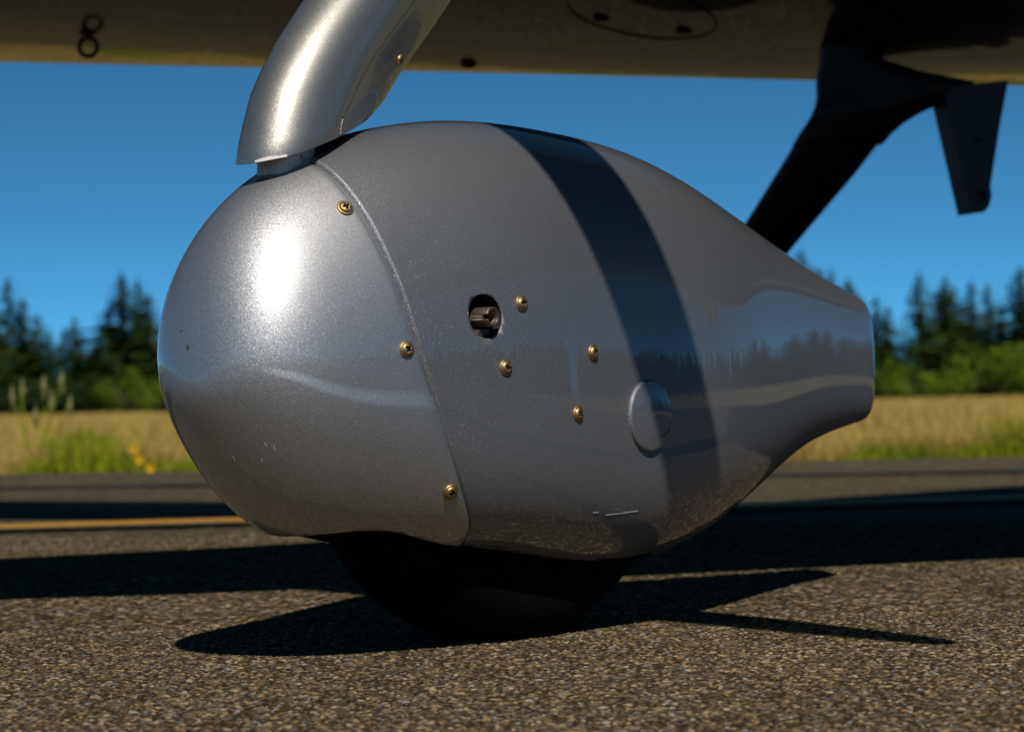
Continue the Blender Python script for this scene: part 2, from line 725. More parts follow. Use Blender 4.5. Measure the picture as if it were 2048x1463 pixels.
def build_nose():
    # the cap sits a hair lower than the rear shell on top and a hair prouder at the bottom
    q = np.sin(PHI)
    rows = []
    T = np.r_[np.linspace(.02, .97, 56), .985, .995, 1.0]
    for t in T:
        S = ss * t
        o = np.where(q < -.2, .0009, -.0009) * np.clip((t - .3) / .5, 0, 1)
        edge = np.clip((t - .97) / .03, 0, 1)
        o = o - .0012 * edge ** 3
        rows.append(offset_shell(S, PHI, o))
    inner = []
    for t in T[::-1]:
        inner.append(offset_shell(np.maximum(ss * t, .02), PHI, np.full(NP, -.0028)))
    allr = np.array(rows + inner)
    V = [loc2w(p) for r in allr for p in r]
    nr = len(allr)
    F = grid_faces(nr, NP)
    tip = len(V)
    V.append(loc2w(np.array([-.0003, 0, ZN])))
    for j in range(NP):
        F.append((tip, (j + 1) % NP, j))
    tip2 = len(V)
    V.append(loc2w(np.array([.0025, 0, ZN])))
    for j in range(NP):
        F.append((tip2, (nr - 1) * NP + j, (nr - 1) * NP + (j + 1) % NP))
    return recalc(mesh('nose_cap', V, F, [M['silver_nose'], M['inside']]))


def build_rear():
    rows = []
    T = np.r_[np.linspace(0, .009, 9), np.linspace(.016, .985, 125), .992, .997, 1.0]
    for t in T:
        S = ss + (1 - ss) * t
        lip = np.clip(1 - t / .0075, 0, 1)
        o = -.0019 * lip ** 2.0
        endr = np.clip((t - .985) / .015, 0, 1)
        o = o - .0010 * endr ** 2.5
        rows.append(offset_shell(np.minimum(S, 1), PHI, np.full(NP, o)))
    inner = []
    for t in T[::-1]:
        S = ss + (1 - ss) * np.minimum(t, .985)
        inner.append(offset_shell(np.minimum(S, 1), PHI, np.full(NP, -.0052)))
    allr = np.array(rows + inner)
    V = [loc2w(p) for r in allr for p in r]
    F = grid_faces(len(allr), NP)
    # front lip closed to a ring
    nr = len(allr)
    for j in range(NP):
        F.append((j, (nr - 1) * NP + j, (nr - 1) * NP + (j + 1) % NP, (j + 1) % NP))
    # flat tail face
    k = len(rows) - 1
    for f in list(F):
        pass
    F.append(tuple(k * NP + j for j in range(NP)))
    F.append(tuple((k + 1) * NP + j for j in range(NP))[::-1])
    F = [f for f in F if not (len(f) == 4 and min(f) >= k * NP and max(f) < (k + 2) * NP and len({i // NP for i in f}) == 2)]
    return recalc(mesh('wheel_fairing', V, F, [M['silver'], M['inside']]))


def prism(outline, zlo, zhi, mat):
    n = len(outline)
    V = [L2W(u, v, zlo) for u, v in outline] + [L2W(u, v, zhi) for u, v in outline]
    F = [(j, (j + 1) % n, n + (j + 1) % n, n + j) for j in range(n)] + [tuple(range(n))[::-1], tuple(range(n, 2 * n))]
    return recalc(mesh('cut', V, F, mat, False))


half = [(.0585, .0012), (.0605, .0040), (.0635, .0072), (.0672, .0112), (.0705, .0142), (.0740, .0160), (.0790, .0156), (.0850, .0148), (.0930, .0138), (.1080, .0112), (.1210, .0072), (.1320, .0022)]
slot = half + [(u, -v) for u, v in half[::-1]]
slot_c = lambda: prism(slot, .235, .36, M['inside'])
well = []
for k in range(33):
    a = math.pi * (.5 + k / 32.0)
    well.append((.118 + .052 * math.cos(a), .0465 * math.sin(a)))
for k in range(33):
    a = math.pi * (-.5 + k / 32.0)
    well.append((.33 + .04 * math.cos(a), .0465 * math.sin(a)))
well_c = lambda: prism(well, -.02, .105, M['inside'])
hc = shell(.4578, .1658)
HOLE = Vector(loc2w(hc))
hv, hf = cyl_between(HOLE + NX * .05, HOLE - NX * .03, .0122, .0122, 48)
hole_c = recalc(mesh('cut', hv, hf, M['inside'], False))


def inner_mat(me):
    """cut walls and inside faces take the bare inner finish"""
    return me


rear = link('wheel_fairing', boolean(build_rear(), [well_c(), slot_c(), hole_c]), plane, label='silver teardrop wheel fairing over the nose wheel')
nose = link('nose_cap', boolean(build_nose(), [well_c(), slot_c()]), rear, label='paler bulbous front cap of the fairing')

# --- screws
def screw_mesh(name, washer=True):
    V, F = lathe([(0, -.003), (.0040, -.003), (.0046, -.0002), (.0046, .0007), (.0041, .0011), (.0037, .0009), (.0036, .0011), (.0034, .0016), (.0028, .0021), (.0018, .0025), (.0008, .0026), (0, .0026)] if washer
                 else [(0, -.003), (.0040, -.003), (.0042, .0), (.0042, .0008), (.0038, .0016), (.0028, .0022), (.0015, .0025), (0, .0025)], 36)
    bm = bmesh.new()
    bm.from_mesh(recalc(mesh('s', V, F, [M['brass'], M['recess']])))
    bmesh.ops.remove_doubles(bm, verts=bm.verts, dist=1e-6)
    me = bpy.data.meshes.new('s')
    bm.to_mesh(me)
    bm.free()
    for m in (M['brass'], M['recess']):
        me.materials.append(m)
    cross = [(.0017, .0005), (.0006, .0006), (.0005, .0017), (-.0005, .0017), (-.0006, .0006), (-.0017, .0005), (-.0017, -.0005), (-.0006, -.0006), (-.0005, -.0017), (.0005, -.0017), (.0006, -.0006), (.0017, -.0005)]
    n = len(cross)
    V = [(x * .95, y * .95, .0004) for x, y in cross] + [(x * 1.4, y * 1.4, .004) for x, y in cross]
    F = [(j, (j + 1) % n, n + (j + 1) % n, n + j) for j in range(n)] + [tuple(range(n))[::-1], tuple(range(n, 2 * n))]
    cm = bpy.data.meshes.new('c')
    cm.from_pydata(V, [], F)
    for m in (M['brass'], M['recess']):
        cm.materials.append(m)
    cm.polygons.foreach_set('material_index', [1] * len(cm.polygons))
    recalc(cm)
    r = boolean(me, [cm])
    r.name = name
    r.polygons.foreach_set('use_smooth', [True] * len(r.polygons))
    return r


SCR = screw_mesh('screw')
for i, (s_, p_, par, off) in enumerate([(.319, .8465, nose, -.0009), (.3577, .0524, nose, -.0009), (.4263, -.7243, nose, .0009), (.5021, .2094, rear, 0), (.4793, -.0611, rear, 0), (.5866, .0262, rear, 0), (.5665, -.2705, rear, 0)]):
    P = Vector(loc2w(shell(s_, p_)))
    N = n2w(shell_n(s_, p_))
    link('screw', SCR, par, frame(P + N * off, N, spin=[.3, .9, .15, .2, 1.2, .5, .75][i]))

# --- round blanking cap on the side
P = Vector(loc2w(shell(.6538, -.2356)))
N = n2w(shell_n(.6538, -.2356))
rc = .0212
V, F = lathe([(rc + .0002, -.004), (rc + .0002, .0012), (rc - .0004, .0020), (rc - .0016, .0022), (rc * .8, .0027), (rc * .55, .0031), (rc * .28, .0033), (.0004, .0034)], 64)
F.append(tuple(7 * 64 + j for j in range(64)))
link('cover_cap', recalc(mesh('cover_cap', V, F, M['silver'])), rear, frame(P, N))

# --- axle stub seen in the hole
tube0 = HOLE + NX * .0005 + Vector((0, 0, -.0006))
prof = [(.0022, -.03), (.0056, -.03), (.0056, .0045), (.0052, .005), (.0042, .005), (.0039, .0046), (.0039, -.012), (.0022, -.012)]
V, F = lathe(prof, 40)
tub = recalc(mesh('axle_tube', V, F, M['steel']))
nv_, nf_ = cyl_between((-.008, 0, .006), (0, 0, .006), .0016, .0016, 8)
box = bpy.data.meshes.new('nb')
bx = [(-.009, -.0013, .0018), (-.002, -.0013, .0018), (-.002, .0013, .0018), (-.009, .0013, .0018), (-.009, -.0013, .009), (-.002, -.0013, .009), (-.002, .0013, .009), (-.009, .0013, .009)]
box.from_pydata(bx, [], [(3, 2, 1, 0), (4, 5, 6, 7), (0, 1, 5, 4), (1, 2, 6, 5), (2, 3, 7, 6), (3, 0, 4, 7)])
tub = boolean(tub, [box])
link('axle_tube', tub, rear, frame(tube0 + Vector((0, 0, .0)), NX))
bm_ = []
for (a, b, c) in (((-.004, -.014, -.012), (.004, -.006, -.004), .0),):
    pass
V = [(-.006, -.0115, -.02), (.007, -.0115, -.02), (.007, -.0115, -.003), (-.006, -.0115, -.003), (-.006, -.0065, -.02), (.007, -.0065, -.02), (.0055, -.0065, -.003), (-.002, -.0065, -.003)]
F = [(3, 2, 1, 0), (4, 5, 6, 7), (0, 1, 5, 4), (1, 2, 6, 5), (2, 3, 7, 6), (3, 0, 4, 7)]
link('axle_bracket', recalc(mesh('axle_bracket', V, F, M['steel'], False)), rear, frame(tube0, NX))

# --- scratches and chips
def decal(name, pts, wd, mat, par):
    """thin raised flake following the shell: pts are (s, phi)"""
    V, F = [], []
    n = len(pts)
    for i, (s_, p_) in enumerate(pts):
        P = Vector(loc2w(shell(s_, p_)))
        N = n2w(shell_n(s_, p_))
        j = min(i + 1, n - 1)
        k = max(i - 1, 0)
        T = Vector(loc2w(shell(*pts[j]))) - Vector(loc2w(shell(*pts[k])))
        B = N.cross(T).normalized()
        wv = wd * (.35 + .65 * math.sin(math.pi * (i + .5) / n)) * random.uniform(.6, 1.3)
        for sgn in (-1, 1):
            V.append(P + N * .00025 + B * wv * sgn)
        V.append(P - N * .0002)
    for i in range(n - 1):
        a, b = 3 * i, 3 * i + 3
        F += [(a, b, b + 1, a + 1), (a + 1, b + 1, b + 2, a + 2), (a + 2, b + 2, b, a)]
    return link(name, recalc(mesh(name, V, F, mat, False)), par)


def seg(a, b, n=8, j=.002):
    return [(a[0] + (b[0] - a[0]) * i / (n - 1) + random.uniform(-j, j), a[1] + (b[1] - a[1]) * i / (n - 1) + random.uniform(-j, j)) for i in range(n)]


decal('scratch', seg((.6137, -.8029), (.6509, -.7592), 9, .0006), .00012, M['scratch'], rear)
decal('scratch', seg((.598, -.80), (.604, -.79), 5, .001), .00018, M['scratch'], rear)
for a, b, wd_ in (((.5480, -1.025), (.5520, -1.05), .0006), ((.5545, -1.070), (.5575, -1.073), .0010), ((.5590, -1.076), (.5650, -1.072), .0006), ((.5720, -1.085), (.5770, -1.088), .0005), ((.580, -1.092), (.5855, -1.098), .0005)):
    decal('scratch', seg(a, b, 5, .0015), wd_ * .6, M['scratch'], rear)
for a, b, wd_ in (((.063, 2.12), (.0640, 2.16), .0006), ((.036, 1.93), (.042, 1.90), .0008), ((.30, -.35), (.3015, -.347), .0005)):
    decal('bug_splat', seg(a, b, 4, .0008), wd_, M['crack'], nose)
for q in range(26):
    s0 = random.uniform(.17, .36)
    p0 = random.uniform(-1.5, -.85) + (.5 - s0) * .3
    decal('stone_chip', seg((s0, p0), (s0 + random.uniform(.004, .010), p0 - random.uniform(.0, .03)), 3, .0008), random.uniform(.00015, .0004), M['scratch'] if q % 3 else M['crack'], nose)
for q in range(14):
    s0 = random.choice((random.uniform(.492, .53), random.uniform(.72, .80)))
    decal('rim_chip', seg((s0, -1.17 if s0 < .6 else -1.0), (s0 + .010, -1.175 if s0 < .6 else -1.02), 5, .006), random.uniform(.0004, .0009), M['crack'], rear)


# --- tyre
def tyre():
    R0, Wd = .147, .044
    prof = []
    for k in range(25):
        a = -math.pi / 2 + math.pi * k / 24
        prof.append((R0 - .040 + .040 * abs(math.cos(a)) ** .62, Wd * math.copysign(abs(math.sin(a)) ** .8, math.sin(a))))
    prof = [(.058, -.040)] + [(.062, -.043)] + prof + [(.062, .043), (.058, .040)]
    n = 96
    V, F = lathe(prof, n)
    F += grid_faces(2, n)[:0]
    for j in range(n):
        a, b = j, (j + 1) % n
        L = (len(prof) - 1) * n
        F.append((a, L + a, L + b, b))
    m = frame((0, 0, 0), NX)
    W = []
    for v in V:
        q = m.to_3x3() @ Vector(v)
        q = q + Vector((BASE.x, BASE.y, .1445))
        if q.z < .0012:
            q.z = .0012
        W.append(q)
    return recalc(mesh('tyre', W, F, M['rubber']))


ty = link('tyre', tyre(), plane)
V, F = lathe([(.0, -.030), (.056, -.030), (.0605, -.036), (.0605, .036), (.056, .030), (0, .030)], 40)
link('rim', recalc(mesh('rim', V, F, M['steel'])), ty, frame((BASE.x, BASE.y, .1445), NX))

# --- leg fairing: aerofoil sections, nose rounded, square-cut at the foot
def foil(n=28):
    """closed outline, x 0..1 chord, y half thickness +-"""
    xs = [(1 - math.cos(math.pi * i / n)) / 2 for i in range(n + 1)]
    th = lambda x: 5 * (.2969 * math.sqrt(x) - .126 * x - .3516 * x * x + .2843 * x ** 3 - .1015 * x ** 4)
    upper = [(x, th(x)) for x in xs]
    return upper + [(x, -y) for x, y in upper[-2:0:-1]]


FO = foil()
LEG = [((.0425, .2690), (.1400, .3015)), ((.0449, .2795), (.1448, .3060)), ((.0480, .2902), (.1516, .3116)), ((.0543, .3080), (.1662, .3282)), ((.0630, .3229), (.1805, .3431)), ((.0742, .3391), (.1988, .3611)), ((.0952, .3634), (.2140, .3775)), ((.145, .412), (.258, .424)), ((.30, .56), (.40, .56)), ((.52, .78), (.60, .78))]


def leg_loft(thick, inset, name, mat):
    V, F = [], []
    m = len(FO)
    rows = []
    for (lu, lz), (tu, tz) in LEG:
        c = math.hypot(tu - lu, tz - lz)
        cu, cz = (tu - lu) / c, (tz - lz) / c
        for x, y in FO:
            xx = inset + x * (c - 2 * inset)
            rows.append(L2W(lu + cu * xx, y * thick * (1 - 2 * inset / .045), lz + cz * xx))
    return rows, m


def build_leg():
    o, m = leg_loft(.0475, 0.0, 'o', None)
    k = len(LEG)
    (lu, lz), (tu, tz) = LEG[0]
    c = math.hypot(tu - lu, tz - lz)
    cu, cz = (tu - lu) / c, (tz - lz) / c
    V = list(o)
    for up_, sh in ((0.0, .045), (.012, .05)):      # hollow foot: wall thickness, then up inside
        for x, y in FO:
            xx = (sh + x * (1 - 3 * sh)) * c
            V.append(L2W(lu + cu * xx + up_ * .35, y * .0475 * .87, lz + cz * xx + up_))
    F = grid_faces(k, m)
    for j in range(m):
        a, b = j, (j + 1) % m
        F.append((a, k * m + a, k * m + b, b))
        F.append((k * m + a, (k + 1) * m + a, (k + 1) * m + b, k * m + b))
    F.append(tuple((k + 1) * m + j for j in range(m)))
    F.append(tuple((k - 1) * m + j for j in range(m))[::-1])
    me = recalc(mesh('leg_fairing', V, F, [M['silver_leg'], M['inside']]))
    for p in me.polygons:
        if all(i >= k * m for i in p.vertices):
            p.material_index = 1
    return me


legf = link('leg_fairing', build_leg(), plane, label='silver streamlined leg fairing with cracked paint and chipped foot')
md = legf.modifiers.new('bev', 'BEVEL')
md.width = .0006
md.limit_method = 'ANGLE'
md.angle_limit = R(50)
md.segments = 2


def leg_pt(ti, x, side=1, off=0.0):
    """point on the leg surface: ti row (float), x chord fraction"""
    x = min(max(x, 1e-4), .9999)
    ti = max(ti, 0)
    i = min(int(ti), len(LEG) - 2)
    f = ti - i
    lu, lz = [LEG[i][0][k] * (1 - f) + LEG[i + 1][0][k] * f for k in (0, 1)]
    tu, tz = [LEG[i][1][k] * (1 - f) + LEG[i + 1][1][k] * f for k in (0, 1)]
    y = 5 * (.2969 * math.sqrt(x) - .126 * x - .3516 * x * x + .2843 * x ** 3 - .1015 * x ** 4) * .0475
    return L2W(lu + (tu - lu) * x, (y + off) * side, lz + (tz - lz) * x)


def leg_n(ti, x):
    a = leg_pt(ti + .05, x) - leg_pt(ti - .05 if ti > .05 else ti, x)
    b = leg_pt(ti, min(x + .01, 1)) - leg_pt(ti, x - .01)
    n = a.cross(b).normalized()
    return n if n.dot(NX) > 0 else -n


def ribbon(name, pts, wd, mat, par):
    V, F = [], []
    n = len(pts)
    for i, (t, x) in enumerate(pts):
        P, N = leg_pt(t, x), leg_n(t, x)
        T = leg_pt(*pts[min(i + 1, n - 1)]) - leg_pt(*pts[max(i - 1, 0)])
        B = N.cross(T).normalized()
        ww = wd * random.uniform(.5, 1.3) * (.5 if i in (0, n - 1) else 1)
        V += [P + N * .00022 - B * ww, P + N * .00022 + B * ww, P - N * .0003]
    for i in range(n - 1):
        a, b = 3 * i, 3 * i + 3
        F += [(a, b, b + 1, a + 1), (a + 1, b + 1, b + 2, a + 2), (a + 2, b + 2, b, a)]
    return link(name, recalc(mesh(name, V, F, mat, False)), par)


def rpath(a, b, n, j=.006):
    return [(a[0] + (b[0] - a[0]) * i / (n - 1), a[1] + (b[1] - a[1]) * i / (n - 1) + random.uniform(-j, j)) for i in range(n)]


ribbon('paint_crack', rpath((6.3, .56), (3.9, .50), 16) + rpath((3.8, .50), (1.7, .49), 10, .004), .00022, M['crack'], legf)
ribbon('paint_crack', rpath((1.55, .48), (.25, .52), 9, .004), .00025, M['scratch'], legf)
ribbon('paint_chip', [(1.62, .478), (1.55, .481), (1.48, .479)], .0007, M['crack'], legf)
ribbon('paint_chip', [(1.0, .60), (.93, .602), (.86, .60)], .0006, M['crack'], legf)
ribbon('paint_chip', [(.10, .006), (.13, .018), (.14, .035), (.12, .055), (.08, .08), (.05, .11)], .0012, M['primer'], legf)
SCR2 = screw_mesh('screw', False)
P, N = leg_pt(3.72, .83), leg_n(3.72, .83)
link('screw', SCR2, legf, frame(P, N, spin=.6) @ Matrix.Scale(.78, 4))

# --- white strut between leg fairing and fairing
def strut():
    pr = []
    for k in range(28):
        a = 2 * math.pi * k / 28
        c, s = math.cos(a), math.sin(a)
        pr.append((.0715 + .0145 * math.copysign(abs(c) ** .6, c), .0125 * math.copysign(abs(s) ** .6, s)))
    V, n = [], len(pr)
    for z, sh in ((.21, 0), (.262, 0), (.278, .001), (.300, .006)):
        V += [L2W(u + sh, v, z) for u, v in pr]
    F = grid_faces(4, n) + [tuple(range(n))[::-1]]
    return recalc(mesh('nose_gear_strut', V, F, M['white']))


link('nose_gear_strut', strut(), plane, label='chipped white strut under the leg fairing')


# --- wing seen from below
def wing_te(x):
    if x <= .41:
        return 2.77 - .504 * (x - .41), .50 - .1106 * (x - .41)
    return 2.77 + .10 * (x - .41), .50 - .03 * (x - .41)


def wing_le(x):
    return 2.46 - .31 * (x + .533)


def wing_under(x, y):
    yt, zt = wing_te(x)
    q = yt - y
    z = zt + .012 * q + .25 * q * q
    if x > .3:      # wing root swells into the belly
        z += -.05 * math.exp(-((x - .95) / .35) ** 2) * min(1, max(0, (2.75 - y) / .3)) + .02 * math.sin(9 * x) * min(1, (x - .3) / .3) * max(0, q) * .6
    return z


def build_wing():
    V, F = [], []
    xs = [-3.4 + 5.0 * i / 100 for i in range(101)]
    nc = 26
    m = 2 * nc
    for x in xs:
        yt, zt = wing_te(x)
        yl = wing_le(x)
        lower, upper = [], []
        for k in range(nc):
            f = (1 - math.cos(math.pi * k / (nc - 1))) / 2
            y = yt + (yl - yt) * f
            zu = wing_under(x, y)
            th = .12 * (f ** .75) * ((1 - f) ** .45) * 2.1 + .006
            lower.append((x, y, zu + (.04 * max(0, f - .9) / .1 if f > .9 else 0)))
            upper.append((x, y, zu + th + (.04 * max(0, f - .9) / .1 if f > .9 else 0)))
        V += lower + upper[::-1]
    F = grid_faces(len(xs), m)
    F += [tuple(range(m))[::-1], tuple((len(xs) - 1) * m + j for j in range(m))]
    return recalc(mesh('wing', V, F, M['gloss']))


wing = link('wing', build_wing(), plane, label='dark glossy wing seen from below')


def build_left_wing():
    """the other wing, to the right of the picture: it mirrors in the fairing"""
    V, n = [], 28
    ys = [.2 + 2.2 * i / 12 for i in range(13)]
    for y in ys:
        x0, ch, zz = .96 + .05 * (1.4 - y), .42, .62 + .02 * (1.4 - y)
        for j in range(n):
            t = 2 * math.pi * j / n
            V.append((x0 + ch * (.5 - .5 * math.cos(t)), y, zz + .045 * math.copysign(abs(math.sin(t)) ** .8, math.sin(t)) * (1.15 - .5 * (.5 - .5 * math.cos(t)))))
    F = grid_faces(13, n) + [tuple(range(n))[::-1], tuple(12 * n + j for j in range(n))]
    me = recalc(mesh('wing', V, F, [M['gloss'], M['silver_leg']]))
    for p in me.polygons:
        k = p.vertices[0] % n
        if len(p.vertices) == 4 and (k <= 2 or k >= n - 2):
            p.material_index = 1  # silver on the front edge stands in for its sunlit bright line
    return me


link('wing', build_left_wing(), plane)


def torus(R0, r0, n=40, m=10, sy=1.0):
    V, F = [], []
    for i in range(n):
        a = 2 * math.pi * i / n
        for j in range(m):
            b = 2 * math.pi * j / m
            V.append(((R0 + r0 * math.cos(b)) * math.cos(a), (R0 + r0 * math.cos(b)) * math.sin(a) * sy, r0 * math.sin(b)))
    F = []
    for i in range(n):
        for j in range(m):
            F.append((i * m + j, ((i + 1) % n) * m + j, ((i + 1) % n) * m + (j + 1) % m, i * m + (j + 1) % m))
    return V, F


tx, tyy = -.528, 3.05
tz = wing_under(tx, tyy)
V, F = torus(.0115, .0032)
V = [(x, z, y - .0165) for x, y, z in V]
v2, f2 = cyl_between((0, 0, -.007), (0, 0, .01), .004, .004, 12)
v3, f3 = cyl_between((0, 0, -.0015), (0, 0, .004), .011, .011, 16)
V, F = join([(V, F), (v2, f2), (v3, f3)])
link('tie_down_ring', recalc(mesh('tie_down_ring', V, F, M['black'])), wing, Matrix.Translation((tx, tyy, tz)))


def on_wing(u, v, cx, cy, dz=0.0):
    return (cx + u, cy + v, wing_under(cx + u, cy + v) + dz)


V, F = torus(.080, .0011, 56, 8)
V = [on_wing(x, y, .147, 2.60, z - .0004) for x, y, z in V]
link('inspection_panel', recalc(mesh('inspection_panel', V, F, M['black'])), wing)
for (cx, cy) in ((.105, 2.64), (.195, 2.635)):
    V, F = lathe([(0, 0), (.010, 0), (.009, -.0025), (0, -.003)], 16)
    link('panel_latch', recalc(mesh('panel_latch', V, F, M['black'])), wing, Matrix.Translation(on_wing(0, 0, cx, cy)))
V, F = lathe([(0, .002), (.010, .002), (.010, -.004), (.006, -.006), (0, -.007)], 16)
link('drain_plug', recalc(mesh('drain_plug', V, F, M['black'])), wing, Matrix.Translation(on_wing(0, 0, -.046, 2.93)))


# --- far main gear leg with its root fairing
def leg_rows(rows, dep, th):
    """rows: (height above ground, left x, right x) at distance dep -> elliptical sections"""
    V = []
    n = 28
    for z, xl, xr, dy in rows:
        cx, a = (xl + xr) / 2, (xr - xl) / 2
        for k in range(n):
            t = 2 * math.pi * k / n
            V.append((cx + a * math.cos(t), dep + dy + th * math.copysign(abs(math.sin(t)) ** .9, math.sin(t)), z))
    F = grid_faces(len(rows), n)
    F += [tuple(range(n))[::-1], tuple((len(rows) - 1) * n + k for k in range(n))]
    return V, F


def px(x, y, dep):
    """size bookkeeping for the far leg, measured at its distance"""
    d = fw * 4836 + rt * (x - 1024) - up * (y - 731.5)
    t = dep / d.y
    return d.x * t, HC + d.z * t


D2 = 2.62


def rowset(lst):
    out = []
    for y, xl, xr, dy in lst:
        a, z = px(xl, y, D2 + dy)
        b, _ = px(xr, y, D2 + dy)
        out.append((z, a, b, dy))
    return out


lower = rowset([(840, 1243, 1330, .30), (700, 1330, 1440, .22), (505, 1454, 1579, .12), (447, 1490, 1628, .09), (350, 1551, 1711, .04), (290, 1588, 1757, .02), (236, 1621, 1800, 0)])
V, F = leg_rows(lower, D2, .022)
mgl = link('main_gear_leg', recalc(mesh('main_gear_leg', V, F, M['black'])), plane, label='black main gear leg blurred behind the fairing')
upper = rowset([(292, 1584, 1765, .02), (270, 1597, 1785, .015), (250, 1611, 1808, .01), (230, 1623, 1842, 0), (212, 1630, 1885, 0), (195, 1633, 1925, 0), (170, 1632, 1950, 0), (150, 1634, 1850, 0), (125, 1638, 1770, 0), (95, 1640, 1745, 0), (60, 1642, 1735, 0)])
V, F = leg_rows(upper, D2, .03)
link('root_fairing', recalc(mesh('root_fairing', V, F, M['black'])), mgl)
wx, wz = px(1215, 880, D2 + .34)
V, F = lathe([(.05, -.045), (.13, -.045), (.155, -.03), (.16, 0), (.155, .03), (.13, .045), (.05, .045)], 40)
link('wheel', recalc(mesh('wheel', V, F, M['rubber'])), mgl, frame((wx, D2 + .36, .16), NX))

# --- bracket plate hanging from the wing root
Db = 2.60
out = [(1886, 175), (2017, 160), (2000, 250), (1986, 340), (1981, 372), (1984, 392), (1978, 413), (1968, 424), (1944, 427)]
pf = [px(x, y, Db) for x, y in out]
n = len(pf)
th = Vector((-.010, .028, 0))
V = [(a, Db, b) for a, b in pf] + [(a + th.x, Db + th.y, b) for a, b in pf]
F = [tuple(range(n))[::-1], tuple(range(n, 2 * n))] + [(j, (j + 1) % n, n + (j + 1) % n, n + j) for j in range(n)]
bme = recalc(mesh('step_bracket', V, F, simple('grey_bracket', (.016, .018, .019), .5), False))
cuts = []
for (x, y, r_) in ((1962, 393, .0055), (1955, 281, .003)):
    a, b = px(x, y, Db)
    cv, cf = cyl_between((a, Db - .02, b), (a, Db + .012, b), r_, r_, 20)
    cuts.append(recalc(mesh('c', cv, cf, M['black'], False)))
link('step_bracket', boolean(bme, cuts), plane, label='grey triangular bracket with a hole at its tip')

# --- unseen fuselage body shaped to cast the ground shadow, and the stopped propeller
ZC = 1.05


def build_fuselage_caster():
    st = [(-1.5, 1.93, 1.97), (-1.2, 1.925, 2.0), (-.9, 1.93, 2.00), (-.482, 1.925, 2.09), (-.27, 1.93, 2.25), (-.10, 1.955, 2.43), (.10, 2.04, 2.78), (.311, 2.10, 3.12), (.773, 2.25, 3.53), (1.5, 2.60, 4.1), (2.6, 3.4, 4.5), (4.2, 4.7, 5.2)]
    V, n = [], 36
    k = SUN.x / SUN.z
    for x, yn, yf in st:
        cx = x + ZC * k
        c, a = (yn + yf) / 2 + ZC * SUN.y / SUN.z, (yf - yn) / 2
        hb = .20 + (.12 if x > .5 else .06 if x > 0 else 0)
        if x < -.8:
            hb = .2 * (x + 1.75) / .95
        for j in range(n):
            t = 2 * math.pi * j / n
            V.append((cx, c + a * math.copysign(abs(math.cos(t)) ** .7, math.cos(t)), ZC + (hb if math.sin(t) < 0 else hb * 1.5) * math.copysign(abs(math.sin(t)) ** .8, math.sin(t))))
    F = grid_faces(len(st), n) + [tuple(range(n))[::-1], tuple((len(st) - 1) * n + j for j in range(n))]
    return recalc(mesh('fuselage_caster', V, F, M['gloss']))


link('fuselage_caster', build_fuselage_caster(), plane)


def build_blade():
    zb = .80
    tip = Vector((.245 + SUN.x / SUN.z * zb, 1.353 + SUN.y / SUN.z * zb, zb))
    d = Vector((-.585, .81, 0)).normalized()
    e = Vector((d.y, -d.x, 0))
    V, n = [], 20
    rows = [(0, .004), (.004, .010), (.015, .017), (.04, .023), (.10, .029), (.20, .036), (.35, .043), (.50, .047), (.65, .046), (.80, .036), (.9, .028)]
    for t, hw in rows:
        tw = R(15 + 30 * t)
        for j in range(n):
            a = 2 * math.pi * j / n
            cx, cy = .72 * hw * math.cos(a) / max(.6, math.cos(tw)) + .1 * hw, .15 * hw * math.sin(a)
            V.append(tip + d * t + e * (cx * math.cos(tw) - cy * math.sin(tw)) + Vector((0, 0, cx * math.sin(tw) + cy * math.cos(tw))))
    F = grid_faces(len(rows), n) + [tuple(range(n))[::-1], tuple((len(rows) - 1) * n + j for j in range(n))]
    return recalc(mesh('propeller_blade', V, F, M['black']))


link('propeller_blade', build_blade(), plane)

# ------------------------------------------------------------------ field vegetation
def blades(name, n, sample, mat, kind='stuff', label=None, cat=None):
    """n bent blades of grass, each two triangles"""
    P, H, Wd = sample(n)
    a = rng.uniform(0, 2 * np.pi, n)
    lean = rng.uniform(.05, .5, n) * H
    la = rng.uniform(0, 2 * np.pi, n)
    dx, dy = np.cos(a) * Wd, np.sin(a) * Wd
    mx, my = P[:, 0] + np.cos(la) * lean * .35, P[:, 1] + np.sin(la) * lean * .35
    tx, ty_ = P[:, 0] + np.cos(la) * lean, P[:, 1] + np.sin(la) * lean
    z0 = P[:, 2]
    V = np.stack([np.stack([P[:, 0] - dx, P[:, 1] - dy, z0], -1), np.stack([P[:, 0] + dx, P[:, 1] + dy, z0], -1),
                  np.stack([mx + dx * .7, my + dy * .7, z0 + H * .6], -1), np.stack([mx - dx * .7, my - dy * .7, z0 + H * .6], -1),
                  np.stack([tx, ty_, z0 + H], -1)], 1).reshape(-1, 3)
    b = np.arange(n) * 5
    me = bpy.data.meshes.new(name)
    me.vertices.add(len(V))
    me.vertices.foreach_set('co', V.astype(np.float32).ravel())
    lv = np.stack([b, b + 1, b + 2, b + 3, b + 3, b + 2, b + 4], -1)
    me.loops.add(lv.size)
    me.loops.foreach_set('vertex_index', lv.astype(np.int32).ravel())
    me.polygons.add(2 * n)
    ls = np.stack([np.arange(n) * 7, np.arange(n) * 7 + 4], -1)
    me.polygons.foreach_set('loop_start', ls.astype(np.int32).ravel())
    me.materials.append(mat)
    me.update()
    me.validate()
    return link(name, me, kind=kind, label=label, cat=cat)


